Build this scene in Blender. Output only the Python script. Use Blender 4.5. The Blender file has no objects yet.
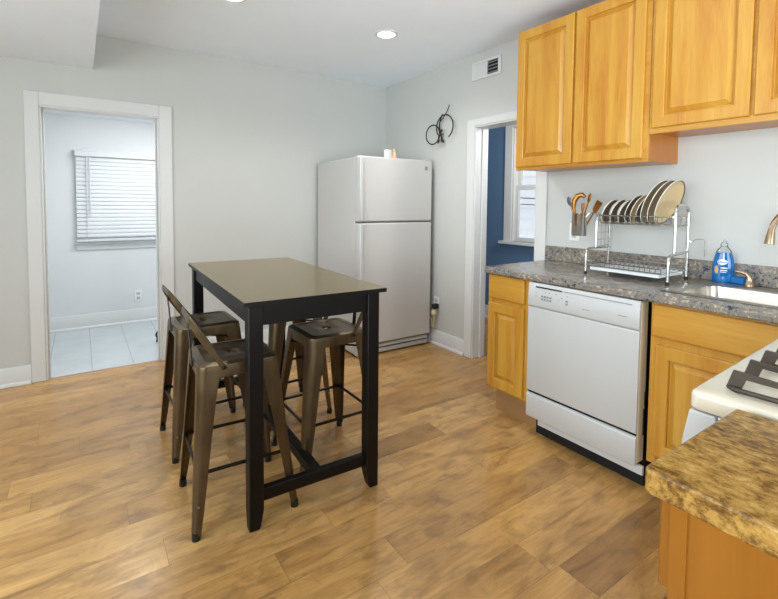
import bpy, bmesh, math, random
from mathutils import Vector, Matrix
random.seed(7)
S = bpy.context.scene
COL = S.collection
PI = math.pi
R = math.radians

# ------------------------------------------------------------------ camera
cam_d = bpy.data.cameras.new('camera')
cam = bpy.data.objects.new('camera', cam_d)
COL.objects.link(cam)
cam_d.sensor_fit = 'HORIZONTAL'
cam_d.sensor_width = 36.0
cam_d.lens = 36.0 * 453.17 / 778.0
cam_d.shift_y = -73.5 / 778.0
cam_d.clip_start = 0.02
cr, cu, cb = (0.82636, -0.56307, 0.00908), (0.02046, 0.04613, 0.99873), (-0.56277, -0.82512, 0.04964)
cam.matrix_world = Matrix(((cr[0], cu[0], cb[0], -2.7034), (cr[1], cu[1], cb[1], -4.0431),
                           (cr[2], cu[2], cb[2], 1.2957), (0, 0, 0, 1)))
S.camera = cam

# ------------------------------------------------------------------ world, exposure, area lights
S.view_settings.view_transform = 'Standard'
S.view_settings.look = 'None'
S.view_settings.gamma = 1.0
S.view_settings.exposure = 0.12
w = bpy.data.worlds.new('world'); S.world = w
w.use_nodes = True
w.node_tree.nodes['Background'].inputs[0].default_value = (0.88, 0.94, 1.0, 1)
w.node_tree.nodes['Background'].inputs[1].default_value = 2.9

def area(name, loc, target, sx, sy, power, color=(1, 1, 1)):
    d = bpy.data.lights.new(name, 'AREA'); d.shape = 'RECTANGLE'; d.size = sx; d.size_y = sy
    d.energy = power; d.color = color
    o = bpy.data.objects.new(name, d); COL.objects.link(o)
    o.location = loc
    o.rotation_euler = (Vector(target) - Vector(loc)).to_track_quat('-Z', 'Y').to_euler()
    return o
DAY = (0.86, 0.945, 1.0)
area('window_daylight_left', (-4.45, -2.6, 1.45), (0, -2.2, 1.2), 2.4, 1.5, 53, DAY)
area('wall_fill_near', (-4.45, -4.5, 1.5), (0, -2.7, 1.3), 1.4, 1.4, 16, DAY).data.spread = R(70)  # added fill that brightens the kitchen wall, no known window here
area('room_ceiling_light', (-2.0, -3.4, 2.5), (-2.0, -3.4, 0), 2.2, 1.8, 8, (0.92, 0.97, 1.0))
area('ceiling_uplight_fill', (-1.2, -5.4, 1.2), (-0.9, -2.2, 2.52), 1.6, 1.2, 32, DAY)  # added uplight that brightens the ceiling
area('ceiling_uplight_fill_far', (-2.0, -5.0, 0.9), (-1.0, -1.9, 2.52), 1.6, 1.2, 13, DAY).data.spread = R(70)  # second added uplight, aimed at the far ceiling
area('bathroom_ceiling_light', (-2.05, 0.42, 2.1), (-2.1, 0.6, 0), 0.9, 0.5, 19, (0.97, 0.99, 1.0))
area('side_room_fill', (0.6, -2.0, 2.0), (1.15, -0.5, 1.2), 0.3, 0.4, 14, (1.0, 0.98, 0.95))  # added fill for the blue wall and window casing

# ------------------------------------------------------------------ materials
def lin(c):
    return tuple((x / 255 / 12.92) if x / 255 <= 0.04045 else ((x / 255 + 0.055) / 1.055) ** 2.4 for x in c) + (1,)

class NT:
    def __init__(s, m): s.t = m.node_tree; s.n = s.t.nodes; s.b = s.n['Principled BSDF']
    def new(s, ty, **k):
        n = s.n.new(ty)
        for a, v in k.items(): setattr(n, a, v)
        return n
    def link(s, a, b): s.t.links.new(a, b)
    def val(s, sock, v):
        if isinstance(v, bpy.types.NodeSocket): s.link(v, sock)
        else: sock.default_value = v
    def math(s, op, a, b=None):
        n = s.new('ShaderNodeMath', operation=op); s.val(n.inputs[0], a)
        if b is not None: s.val(n.inputs[1], b)
        return n.outputs[0]
    def coords(s, scale=(1, 1, 1), which='Object'):
        c = s.new('ShaderNodeTexCoord'); mp = s.new('ShaderNodeMapping')
        mp.inputs['Scale'].default_value = scale
        s.link(c.outputs[which], mp.inputs[0]); return mp.outputs[0]
    def noise(s, vec, scale, detail=4, rough=0.55, dist=0.0):
        n = s.new('ShaderNodeTexNoise'); s.link(vec, n.inputs['Vector'])
        n.inputs['Scale'].default_value = scale; n.inputs['Detail'].default_value = detail
        n.inputs['Roughness'].default_value = rough; n.inputs['Distortion'].default_value = dist
        return n.outputs[0]
    def ramp(s, f, stops, interp='LINEAR'):
        n = s.new('ShaderNodeValToRGB'); n.color_ramp.interpolation = interp
        e = n.color_ramp.elements
        while len(e) < len(stops): e.new(0.5)
        for i, (p, c) in enumerate(stops): e[i].position = p; e[i].color = c
        s.link(f, n.inputs[0]); return n.outputs[0]
    def mix(s, f, a, b, blend='MIX'):
        n = s.new('ShaderNodeMix', data_type='RGBA', blend_type=blend)
        s.val(n.inputs[0], f); s.val(n.inputs[6], a); s.val(n.inputs[7], b); return n.outputs[2]
    def bump(s, h, strength=0.2, dist=0.002):
        n = s.new('ShaderNodeBump'); n.inputs['Strength'].default_value = strength; n.inputs['Distance'].default_value = dist
        s.link(h, n.inputs['Height']); s.link(n.outputs[0], s.b.inputs['Normal'])

def base(name, rgb, rough=0.5, metal=0.0, spec=0.5, var=0.0, vscale=8, coat=0.0, raw=False):
    m = bpy.data.materials.new(name); m.use_nodes = True
    t = NT(m)
    c = rgb if raw else lin(rgb)
    t.b.inputs['Base Color'].default_value = c
    t.b.inputs['Roughness'].default_value = rough
    t.b.inputs['Metallic'].default_value = metal
    t.b.inputs['Specular IOR Level'].default_value = spec
    t.b.inputs['Coat Weight'].default_value = coat
    if var:
        f = t.noise(t.coords(), vscale, 3)
        dk = tuple(x * (1 - var) for x in c[:3]) + (1,); lt = tuple(min(1, x * (1 + var)) for x in c[:3]) + (1,)
        t.link(t.ramp(f, [(0.3, dk), (0.7, lt)]), t.b.inputs['Base Color'])
    return m

M = {}
def wallmat(name, rgb, rough=0.7):
    m = base(name, rgb, rough, var=0.012, vscale=3); t = NT(m)
    t.bump(t.noise(t.coords(), 220, 2), 0.05, 0.001); return m
M['wall'] = wallmat('wall_paint_grey', (201, 202, 198))
M['ceiling'] = wallmat('ceiling_paint', (238, 244, 250), 0.85)
M['bath_wall'] = wallmat('bathroom_paint', (222, 224, 225))
M['blue'] = wallmat('blue_wall_paint', (90, 122, 156))
M['trim'] = base('white_trim_paint', (218, 219, 217), 0.4, var=0.01)
M['white'] = base('white_enamel', (198, 199, 198), 0.32, var=0.008, vscale=2)
M['fridge'] = base('fridge_white_enamel', (200, 198, 195), 0.4, var=0.012, vscale=3)
NT(M['fridge']).bump(NT(M['fridge']).noise(NT(M['fridge']).coords(), 300, 2), 0.06, 0.0008)
M['almond_warm'] = base('almond_plastic_warm_lit', (222, 205, 172), 0.45, var=0.01)  # almond side, with warm light off the wood painted into its tan
M['stove'] = base('stove_cream_enamel', (214, 206, 186), 0.22, var=0.008, coat=0.3)
M['black'] = base('black_plastic', (22, 21, 20), 0.45, var=0.05)
M['gap_shade'] = base('recess_shade', (14, 13, 12), 0.8, var=0.05)  # near-black colour painted in for shade inside gaps and recesses
M['grey_print'] = base('grey_print', (140, 142, 146), 0.6, var=0.03)
M['cast_iron'] = base('cast_iron', (66, 57, 46), 0.5, 0.25, var=0.12, vscale=60)
M['chrome'] = base('chrome_wire', (214, 214, 212), 0.16, 1.0, var=0.03)
M['steel'] = base('brushed_steel', (182, 176, 166), 0.3, 1.0, var=0.03)
M['nickel'] = base('brushed_nickel', (184, 160, 132), 0.25, 1.0, var=0.05)
M['gold'] = base('gold_metal', (164, 114, 52), 0.3, 0.85, var=0.2, vscale=40)
M['grey_metal'] = base('grey_tool_metal', (122, 124, 122), 0.35, 0.8, var=0.05)
M['bronze_wire'] = base('dark_bronze_wire', (58, 54, 48), 0.4, 0.6, var=0.1)
M['stone_white'] = base('glazed_white_stoneware', (232, 228, 216), 0.25, var=0.02)
M['stone_tan'] = base('glazed_tan_stoneware', (214, 186, 138), 0.3, var=0.04, vscale=12)
M['stone_brown'] = base('glazed_brown_stoneware', (112, 90, 70), 0.3, var=0.08, vscale=20)
M['plug'] = base('cream_plastic', (220, 205, 160), 0.5, var=0.02)
M['peach'] = base('peach_print', (232, 176, 138), 0.6, var=0.1, vscale=40)
M['tile_outlet'] = base('white_plate_plastic', (236, 236, 234), 0.4, var=0.005)
M['siding'] = base('grey_siding', (205, 203, 200), 0.8, var=0.02)
M['cable'] = base('cable_dark', (70, 70, 72), 0.6, var=0.05)
M['blind'] = base('white_blind_vinyl', (214, 218, 220), 0.45, var=0.01)
M['espresso'] = base('espresso_wood', (15, 13, 12), 0.42, var=0.15, vscale=6, spec=0.25)
M['espresso_top_sheen'] = base('espresso_tabletop_sheen', (104, 86, 38), 0.2, var=0.06, vscale=5, spec=0.7)  # beige room reflection painted into the top's base colour
NT(M['espresso_top_sheen']).b.inputs['Specular Tint'].default_value = (1.0, 0.92, 0.70, 1)

def glass(name, tint=(1, 1, 1, 1), ior=1.45):
    m = bpy.data.materials.new(name); m.use_nodes = True; t = m.node_tree; n = t.nodes
    for x in list(n):
        if x.type != 'OUTPUT_MATERIAL': n.remove(x)
    out = n['Material Output']
    a = n.new('ShaderNodeBsdfTransparent'); a.inputs[0].default_value = tint
    g = n.new('ShaderNodeBsdfGlossy'); g.inputs['Roughness'].default_value = 0.02
    f = n.new('ShaderNodeFresnel'); f.inputs[0].default_value = ior
    mx = n.new('ShaderNodeMixShader')
    t.links.new(f.outputs[0], mx.inputs[0]); t.links.new(a.outputs[0], mx.inputs[1]); t.links.new(g.outputs[0], mx.inputs[2])
    t.links.new(mx.outputs[0], out.inputs[0]); return m
M['glass'] = glass('window_glass')
M['clear'] = glass('clear_plastic', (0.95, 0.96, 0.97, 1), 1.2)

def emit(name, rgb, k):
    m = bpy.data.materials.new(name); m.use_nodes = True; b = m.node_tree.nodes['Principled BSDF']
    b.inputs['Base Color'].default_value = lin(rgb); b.inputs['Emission Color'].default_value = lin(rgb)
    b.inputs['Emission Strength'].default_value = k; return m
M['lamp'] = emit('lamp_lens', (255, 248, 236), 9)

def cabwood(name, lo, mid, hi, grain_axis):
    m = base(name, mid, 0.33, coat=0.15); t = NT(m)
    sc = {'z': (9, 9, 0.9), 'x': (0.9, 9, 9)}[grain_axis]
    v = t.coords(sc)
    big = t.noise(v, 1.2, 5, 0.6, 0.6)
    fine = t.noise(t.coords({'z': (60, 60, 3), 'x': (3, 60, 60)}[grain_axis]), 3, 3, 0.6)
    c = t.ramp(big, [(0.3, lin(lo)), (0.52, lin(mid)), (0.75, lin(hi))])
    c = t.mix(0.22, c, t.ramp(fine, [(0.3, lin(lo)), (0.7, lin(hi))]))
    t.link(c, t.b.inputs['Base Color'])
    return m
M['maple_v'] = cabwood('honey_maple_vertical', (176, 108, 26), (196, 143, 50), (208, 162, 70), 'z')
M['maple_h'] = cabwood('honey_maple_horizontal', (176, 108, 26), (196, 143, 50), (208, 162, 70), 'x')
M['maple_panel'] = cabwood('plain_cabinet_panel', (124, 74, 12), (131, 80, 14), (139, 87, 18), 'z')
M['maple_side'] = cabwood('cabinet_side_veneer', (170, 100, 30), (182, 112, 38), (192, 124, 48), 'z')
M['maple_toe'] = cabwood('toe_kick_wood', (150, 112, 72), (160, 122, 80), (168, 130, 88), 'x')

def gunmetal():
    m = base('antique_gunmetal', (110, 94, 74), 0.36, 0.75); t = NT(m)
    f = t.noise(t.coords((6, 6, 2)), 2.5, 5, 0.6)
    t.link(t.ramp(f, [(0.3, lin((84, 70, 51))), (0.7, lin((114, 98, 73)))]), t.b.inputs['Base Color'])
    t.link(t.ramp(f, [(0.3, (0.30,) * 3 + (1,)), (0.7, (0.44,) * 3 + (1,))]), t.b.inputs['Roughness'])
    return m
M['gun'] = gunmetal()
M['gun_dark'] = base('blackened_steel', (46, 41, 36), 0.4, 0.7, var=0.1)

def laminate(name, stops, scale, stretch=(1, 1, 1), rough=0.22):
    m = base(name, (120, 110, 95), rough); t = NT(m)
    v = t.coords(stretch)
    n1 = t.noise(v, scale, 6, 0.75, 0.25)
    n2 = t.noise(v, scale * 0.22, 3, 0.6, 0.4)
    f = t.math('ADD', t.math('MULTIPLY', n1, 0.72), t.math('MULTIPLY', n2, 0.28))
    c = t.ramp(f, [(p, lin(k)) for p, k in stops])
    t.link(c, t.b.inputs['Base Color']); return m
M['granite'] = laminate('granite_laminate', [(0.38, (46, 46, 48)), (0.44, (88, 98, 112)), (0.485, (152, 136, 110)), (0.515, (104, 110, 120)), (0.56, (168, 150, 120)), (0.63, (200, 194, 180))], 62)
M['granite_warm_lit'] = laminate('warm_lit_granite_laminate', [(0.36, (72, 50, 22)), (0.44, (106, 76, 34)), (0.50, (148, 112, 54)), (0.56, (168, 132, 70)), (0.66, (196, 166, 106))], 46, (1.35, 0.8, 1))  # counter laminate again, with warm light painted into its tones

def floor_mat():
    m = base('oak_plank_vinyl', (180, 135, 85), 0.33); t = NT(m)
    c = t.new('ShaderNodeTexCoord'); sp = t.new('ShaderNodeSeparateXYZ'); t.link(c.outputs['Object'], sp.inputs[0])
    X, Y = sp.outputs[0], sp.outputs[1]
    yr = t.math('DIVIDE', Y, 0.155); row = t.math('FLOOR', yr); fy = t.math('FRACT', yr)
    wn = t.new('ShaderNodeTexWhiteNoise', noise_dimensions='1D'); t.link(row, wn.inputs['W'])
    xo = t.math('ADD', t.math('DIVIDE', X, 1.05), t.math('MULTIPLY', wn.outputs[0], 7.3))
    colm = t.math('FLOOR', xo); fx = t.math('FRACT', xo)
    cmb = t.new('ShaderNodeCombineXYZ'); t.link(row, cmb.inputs[0]); t.link(colm, cmb.inputs[1])
    w2 = t.new('ShaderNodeTexWhiteNoise', noise_dimensions='2D'); t.link(cmb.outputs[0], w2.inputs['Vector'])
    rnd = w2.outputs['Value']
    def gv(sx, sy):
        g = t.new('ShaderNodeCombineXYZ')
        t.link(t.math('ADD', t.math('MULTIPLY', X, sx), t.math('MULTIPLY', rnd, 37.0)), g.inputs[0])
        t.link(t.math('MULTIPLY', Y, sy), g.inputs[1]); t.link(t.math('MULTIPLY', rnd, 11.0), g.inputs[2]); return g.outputs[0]
    tone = t.ramp(rnd, [(0.0, lin((152, 112, 66))), (0.3, lin((197, 152, 91))), (0.65, lin((177, 134, 79))), (1.0, lin((215, 171, 109)))])
    g1 = t.noise(gv(3.0, 17), 1.0, 7, 0.68, 0.8)
    g2 = t.noise(gv(5, 90), 1.0, 3, 0.6, 0.3)
    bl = t.noise(gv(4.0, 7.5), 1.0, 6, 0.62, 1.3)
    kn = t.noise(gv(9, 22), 1.0, 3, 0.55, 0.6)
    col = t.mix(1.0, tone, t.ramp(g1, [(0.28, (0.58, 0.52, 0.46, 1)), (0.5, (0.96, 0.95, 0.93, 1)), (0.72, (1.16, 1.16, 1.14, 1))]), 'MULTIPLY')
    col = t.mix(1.0, col, t.ramp(g2, [(0.3, (0.88, 0.87, 0.85, 1)), (0.6, (1.03, 1.03, 1.03, 1))]), 'MULTIPLY')
    blm = t.ramp(bl, [(0.48, (0, 0, 0, 1)), (0.66, (1, 1, 1, 1))])
    col = t.mix(t.math('MULTIPLY', blm, 0.5), col, lin((108, 80, 54)))
    col = t.mix(t.math('MULTIPLY', t.ramp(kn, [(0.66, (0, 0, 0, 1)), (0.80, (1, 1, 1, 1))]), 0.6), col, lin((88, 60, 36)))
    e1 = t.math('LESS_THAN', fy, 0.012); e2 = t.math('LESS_THAN', fx, 0.0022)
    ed = t.math('MULTIPLY', t.math('MAXIMUM', e1, e2), 0.45)
    col = t.mix(ed, col, lin((70, 48, 30)))
    t.link(col, t.b.inputs['Base Color'])
    t.link(t.ramp(g1, [(0.3, (0.30,) * 3 + (1,)), (0.7, (0.21,) * 3 + (1,))]), t.b.inputs['Roughness'])
    t.bump(g2, 0.06, 0.001)
    return m
M['floor'] = floor_mat()

def tile_mat():
    m = base('pale_blue_floor_tile', (196, 208, 214), 0.3); t = NT(m)
    c = t.new('ShaderNodeTexCoord'); sp = t.new('ShaderNodeSeparateXYZ'); t.link(c.outputs['Object'], sp.inputs[0])
    fx = t.math('FRACT', t.math('DIVIDE', t.math('ADD', sp.outputs[0], 5.70), 0.277))
    fy = t.math('FRACT', t.math('DIVIDE', t.math('ADD', sp.outputs[1], 5.10), 0.56))
    g = t.math('MAXIMUM', t.math('LESS_THAN', fx, 0.022), t.math('MULTIPLY', t.math('LESS_THAN', fy, 0.011), 0.35))
    n = t.noise(t.coords(), 5, 4)
    col = t.ramp(n, [(0.3, lin((182, 190, 193))), (0.7, lin((196, 203, 205)))])
    t.link(t.mix(t.math('MULTIPLY', g, 0.75), col, lin((128, 138, 146))), t.b.inputs['Base Color']); return m
M['tile'] = tile_mat()

def liquid():
    m = base('blue_dish_liquid', (8, 92, 190), 0.08, coat=0.5); t = NT(m)
    f = t.noise(t.coords(), 25, 2)
    t.link(t.ramp(f, [(0.3, lin((0, 92, 158))), (0.7, lin((6, 112, 182)))]), t.b.inputs['Base Color']); return m
M['liquid'] = liquid()
M['sponge'] = base('blue_sponge', (16, 104, 172), 0.8, var=0.15, vscale=120)
M['label_white'] = base('label_white', (232, 238, 242), 0.4, var=0.01)
M['label_gold'] = base('label_gold', (214, 178, 92), 0.5, var=0.1)
M['label_navy'] = base('label_navy', (20, 48, 120), 0.5, var=0.03)

# ------------------------------------------------------------------ mesh helpers
class MB:
    def __init__(s): s.bm = bmesh.new()
    def box(s, x0, x1, y0, y1, z0, z1, T=None):
        vs = [s.bm.verts.new((x, y, z)) for z in (z0, z1) for x, y in ((x0, y0), (x1, y0), (x1, y1), (x0, y1))]
        for f in ((3, 2, 1, 0), (4, 5, 6, 7), (0, 1, 5, 4), (1, 2, 6, 5), (2, 3, 7, 6), (3, 0, 4, 7)):
            s.bm.faces.new([vs[i] for i in f])
        if T is not None:
            for v in vs: v.co = T @ v.co
        return s
    def loft(s, loops, cap=True, closed_ring=True, wrap=False):
        rings = [[s.bm.verts.new(p) for p in L] for L in loops]
        n = len(rings[0])
        prs = list(zip(rings, rings[1:]))
        if wrap: prs.append((rings[-1], rings[0]))
        for a, b in prs:
            for i in range(n if closed_ring else n - 1):
                j = (i + 1) % n
                try: s.bm.faces.new((a[i], a[j], b[j], b[i]))
                except ValueError: pass
        if cap and not wrap:
            s.bm.faces.new(list(reversed(rings[0]))); s.bm.faces.new(rings[-1])
        return s
    def lathe(s, prof, n=28, T=None, cap=True):
        loops = []
        for r, z in prof:
            L = [Vector((r * math.cos(2 * PI * i / n), r * math.sin(2 * PI * i / n), z)) for i in range(n)]
            if T is not None: L = [T @ p for p in L]
            loops.append(L)
        return s.loft(loops, cap)
    def tube(s, pts, r, n=8, closed=False, flat=None):
        pts = [Vector(p) for p in pts]; N = len(pts); loops = []
        rr = r if isinstance(r, (list, tuple)) else [r] * N
        up = None
        for i, p in enumerate(pts):
            if closed: t = (pts[(i + 1) % N] - pts[i - 1])
            else: t = pts[min(i + 1, N - 1)] - pts[max(i - 1, 0)]
            t.normalize()
            if up is None:
                up = Vector((0, 0, 1)) if abs(t.z) < 0.9 else Vector((1, 0, 0))
            a = up - t * up.dot(t)
            if a.length < 1e-5: a = t.orthogonal()
            a.normalize(); b = t.cross(a); up = a
            ky = flat if flat else 1.0
            loops.append([p + (a * math.cos(2 * PI * k / n) * ky + b * math.sin(2 * PI * k / n)) * rr[i] for k in range(n)])
        return s.loft(loops, True, True, wrap=closed)
    def prism(s, poly, y0, y1, axis='y', T=None):
        def P(a, b, d): return {'y': (a, d, b), 'x': (d, a, b), 'z': (a, b, d)}[axis]
        L0 = [Vector(P(a, b, y0)) for a, b in poly]; L1 = [Vector(P(a, b, y1)) for a, b in poly]
        if T is not None: L0 = [T @ p for p in L0]; L1 = [T @ p for p in L1]
        return s.loft([L0, L1])
    def build(s, name, mat, parent=None, smooth=False, bevel=0.0, seg=2):
        bm = s.bm
        bmesh.ops.recalc_face_normals(bm, faces=bm.faces[:])
        me = bpy.data.meshes.new(name); bm.to_mesh(me); bm.free()
        if isinstance(mat, str): mat = M[mat]
        me.materials.append(mat)
        o = bpy.data.objects.new(name, me); COL.objects.link(o)
        if parent is not None: o.parent = parent
        if smooth:
            for p in me.polygons: p.use_smooth = True
            try: me.set_sharp_from_angle(angle=R(40))
            except Exception: pass
        if bevel:
            b = o.modifiers.new('bevel', 'BEVEL'); b.width = bevel; b.segments = seg; b.limit_method = 'ANGLE'; b.angle_limit = R(40)
            for p in me.polygons: p.use_smooth = True
            try: me.set_sharp_from_angle(angle=R(40))
            except Exception: pass
        return o

def tag(o, label, cat, group=None):
    o['label'] = label; o['category'] = cat
    if group: o['group'] = group
    return o
def thing(name, label, cat, loc=(0, 0, 0), rz=0.0, group=None):
    o = bpy.data.objects.new(name, None); COL.objects.link(o)
    o.location = loc; o.rotation_euler = (0, 0, rz); o.empty_display_size = 0.05
    return tag(o, label, cat, group)
def struct(o, label=None):
    o['kind'] = 'structure'
    if label: o['label'] = label
    return o
def copy_tree(o, parent=None):
    c = o.copy(); COL.objects.link(c)
    if parent is not None: c.parent = parent
    for ch in list(o.children): copy_tree(ch, c)
    return c
def box(name, mat, parent, x0, x1, y0, y1, z0, z1, bevel=0.0):
    return MB().box(x0, x1, y0, y1, z0, z1).build(name, mat, parent, bevel=bevel)
def arc(cx, cz, r, a0, a1, n):
    return [(cx + r * math.cos(R(a0 + (a1 - a0) * i / n)), cz + r * math.sin(R(a0 + (a1 - a0) * i / n))) for i in range(n + 1)]
def fillet(pts, r, n=5):
    pts = [Vector(p) for p in pts]; out = [pts[0]]
    for a, b, c in zip(pts, pts[1:], pts[2:]):
        d1 = (a - b); d2 = (c - b); k = min(r, d1.length * 0.49, d2.length * 0.49)
        p, q = b + d1.normalized() * k, b + d2.normalized() * k
        for i in range(n + 1):
            t = i / n; out.append(p * (1 - t) ** 2 + b * 2 * t * (1 - t) + q * t * t)
    out.append(pts[-1]); return out

# ------------------------------------------------------------------ setting
H = 2.52
struct(box('floor', 'floor', None, -4.6, 1.25, -6.6, 0.03, -0.06, 0.0))
fb = MB().box(-3.4, 0.14, 0.03, 1.55, -0.06, 0.0).build('floor_bathroom', 'tile'); struct(fb)
fs = MB().box(0.14, 1.25, 0.03, 0.8, -0.06, 0.0).build('floor_side_room', 'floor'); struct(fs)
struct(box('ceiling', 'ceiling', None, -4.6, 1.25, -6.6, 0.8, H, H + 0.08))
struct(box('ceiling_soffit', 'ceiling', None, -4.6, -2.603, -6.6, 0.0, 2.262, H))
# back wall with the bathroom doorway
b = MB(); b.box(-4.6, -2.927, 0, 0.1, 0, H); b.box(-2.171, 0.0, 0, 0.1, 0, H); b.box(-2.927, -2.171, 0, 0.1, 1.962, H)
struct(b.build('wall_back', 'wall'))
# right wall with the doorway to the blue room
b = MB(); b.box(0, 0.13, -1.337, 0.1, 0, H); b.box(0, 0.13, -6.6, -1.96, 0, H); b.box(0, 0.13, -1.96, -1.337, 1.934, H)
struct(b.build('wall_right', 'wall'))
struct(box('wall_left', 'wall', None, -4.7, -4.6, -6.6, 0.1, 0, H))
struct(box('wall_front', 'wall', None, -4.6, 0.13, -6.7, -6.6, 0, H))
# bathroom shell
b = MB(); b.box(-3.4, -2.70, 1.45, 1.55, 0, 2.13); b.box(-1.80, 0.0, 1.45, 1.55, 0, 2.13)
b.box(-2.70, -1.80, 1.45, 1.55, 0, 0.92); b.box(-2.70, -1.80, 1.45, 1.55, 1.76, 2.13)
struct(b.build('wall_bathroom_back', 'bath_wall'))
struct(box('wall_bathroom_left', 'bath_wall', None, -3.4, -3.3, 0.1, 1.45, 0, 2.13))
struct(box('wall_bathroom_right', 'bath_wall', None, -1.1, -1.0, 0.1, 1.45, 0, 2.13))
struct(box('ceiling_bathroom', 'ceiling', None, -3.4, -1.0, 0.1, 1.55, 2.13, 2.2))
b = MB(); b.box(-3.3, -2.927, 0.1, 0.104, 0, 2.13); b.box(-2.171, -1.1, 0.1, 0.104, 0, 2.13); b.box(-2.927, -2.171, 0.1, 0.104, 1.962, 2.13)
struct(b.build('wall_bathroom_front', 'bath_wall'))
# blue side room shell
b = MB(); b.box(1.15, 1.25, -0.75, 0.8, 0, H); b.box(1.15, 1.25, -2.6, -1.45, 0, H)
b.box(1.15, 1.25, -1.45, -0.75, 0, 0.90); b.box(1.15, 1.25, -1.45, -0.75, 2.12, H)
struct(b.build('wall_side_room', 'blue'))
b = MB(); b.box(0.13, 1.15, 0.7, 0.8, 0, H); b.box(0.13, 1.15, -2.6, -2.5, 0, H)
struct(b.build('wall_side_room_ends', 'blue'))

# door casings and linings
def casing(name, T, a0, a1, zi, ao0, ao1, zo, depth):
    b = MB()
    b.box(ao0, a0, -0.018, 0, 0, zo, T); b.box(a1, ao1, -0.018, 0, 0, zo, T); b.box(a0, a1, -0.018, 0, zi, zo, T)
    b.box(a0 - 0.001, a0 + 0.012, -0.012, depth + 0.004, 0, zi, T); b.box(a1 - 0.012, a1 + 0.001, -0.012, depth + 0.004, 0, zi, T)
    b.box(a0, a1, -0.012, depth + 0.004, zi - 0.012, zi + 0.001, T)
    b.box(a0 + 0.012, a0 + 0.024, depth * 0.45, depth * 0.75, 0, zi - 0.012, T)
    b.box(a1 - 0.024, a1 - 0.012, depth * 0.45, depth * 0.75, 0, zi - 0.012, T)
    return struct(b.build(name, 'trim', bevel=0.004))
casing('trim_1', None, -2.927, -2.171, 1.962, -3.011, -2.079, 2.055, 0.1)
TW2 = Matrix.Rotation(-PI / 2, 4, 'Z')        # local x -> -y, local y -> +x
casing('trim_2', TW2, 1.337, 1.96, 1.934, 1.2515, 2.045, 1.991, 0.13)

def baseboard(name, T, a0, a1, h=0.13):
    b = MB()
    prof = [(0, 0), (-0.028, 0), (-0.028, 0.008), (-0.022, 0.02), (-0.015, 0.024), (-0.015, h - 0.03), (-0.011, h - 0.022), (-0.011, h - 0.008), (-0.006, h), (0, h)]
    b.prism(prof, a0, a1, 'x', T)
    return struct(b.build(name, 'trim', bevel=0.001))
baseboard('baseboard_back', None, -4.6, -3.0115)
baseboard('baseboard_back_right', None, -2.0785, -0.02)
baseboard('baseboard_right', TW2, 0.03, 1.251)
baseboard('baseboard_bathroom', Matrix.Translation((0, 1.45, 0)), -3.3, -1.1, 0.145)
baseboard('baseboard_side_room', Matrix.Translation((1.15, 0, 0)) @ TW2, -0.7, 2.5, 0.14)

# bathroom window
win = bpy.data.objects.new('window_1', None); COL.objects.link(win); win.location = (-2.25, 1.45, 0.9); struct(win)
b = MB()
for x0, x1, z0, z1 in ((-0.45, -0.41, 0.02, 0.86), (0.41, 0.45, 0.02, 0.86), (-0.41, 0.41, 0.02, 0.06), (-0.41, 0.41, 0.82, 0.86), (-0.41, 0.41, 0.42, 0.45)):
    b.box(x0, x1, 0.04, 0.08, z0, z1)
b.build('window_frame', 'trim', win)
box('pane', 'glass', win, -0.41, 0.41, 0.058, 0.062, 0.06, 0.82)
b = MB(); b.box(-0.50, 0.50, -0.03, 0.0, 0.886, 0.905)
b.build('window_casing', 'bath_wall', win, bevel=0.003)
box('sill', 'bath_wall', win, -0.50, 0.52, -0.035, 0.04, -0.045, -0.02, 0.003)
box('apron', 'bath_wall', win, -0.49, 0.50, -0.015, 0, -0.10, -0.045, 0.003)
bl = thing('window_blind', 'white horizontal slat blind lowered over the bathroom window', 'blind', (-2.25, 1.40, 0.0))
XB0, XB1 = -0.49, 0.5
box('headrail', 'blind', bl, XB0, XB1, -0.03, 0.025, 1.735, 1.785, 0.004)
b = MB()
nsl = 20
for i in range(nsl):
    z = 1.715 - i * (0.80 / nsl)
    Tm = Matrix.Translation((0, 0, z)) @ Matrix.Rotation(R(69), 4, 'X')
    prof = [(-0.024, 0.0), (-0.012, 0.003), (0, 0.004), (0.012, 0.003), (0.024, 0.0), (0.012, 0.0015), (0, 0.0025), (-0.012, 0.0015)]
    b.prism(prof, XB0 + 0.01, XB1 - 0.01, 'x', Tm)
b.build('slats', 'blind', bl, smooth=True)
box('bottom_rail', 'blind', bl, XB0 + 0.005, XB1 - 0.005, -0.025, 0.025, 0.885, 0.91, 0.004)
for x in (XB0 + 0.10, XB1 - 0.25): box('ladder_tape', 'blind', bl, x - 0.004, x + 0.004, -0.027, -0.0255, 0.90, 1.74)
b = MB(); b.tube([(XB0 + 0.125, -0.04, 1.73), (XB0 + 0.125, -0.042, 1.15)], 0.005); b.build('tilt_wand', 'blind', bl, smooth=True)

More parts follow.
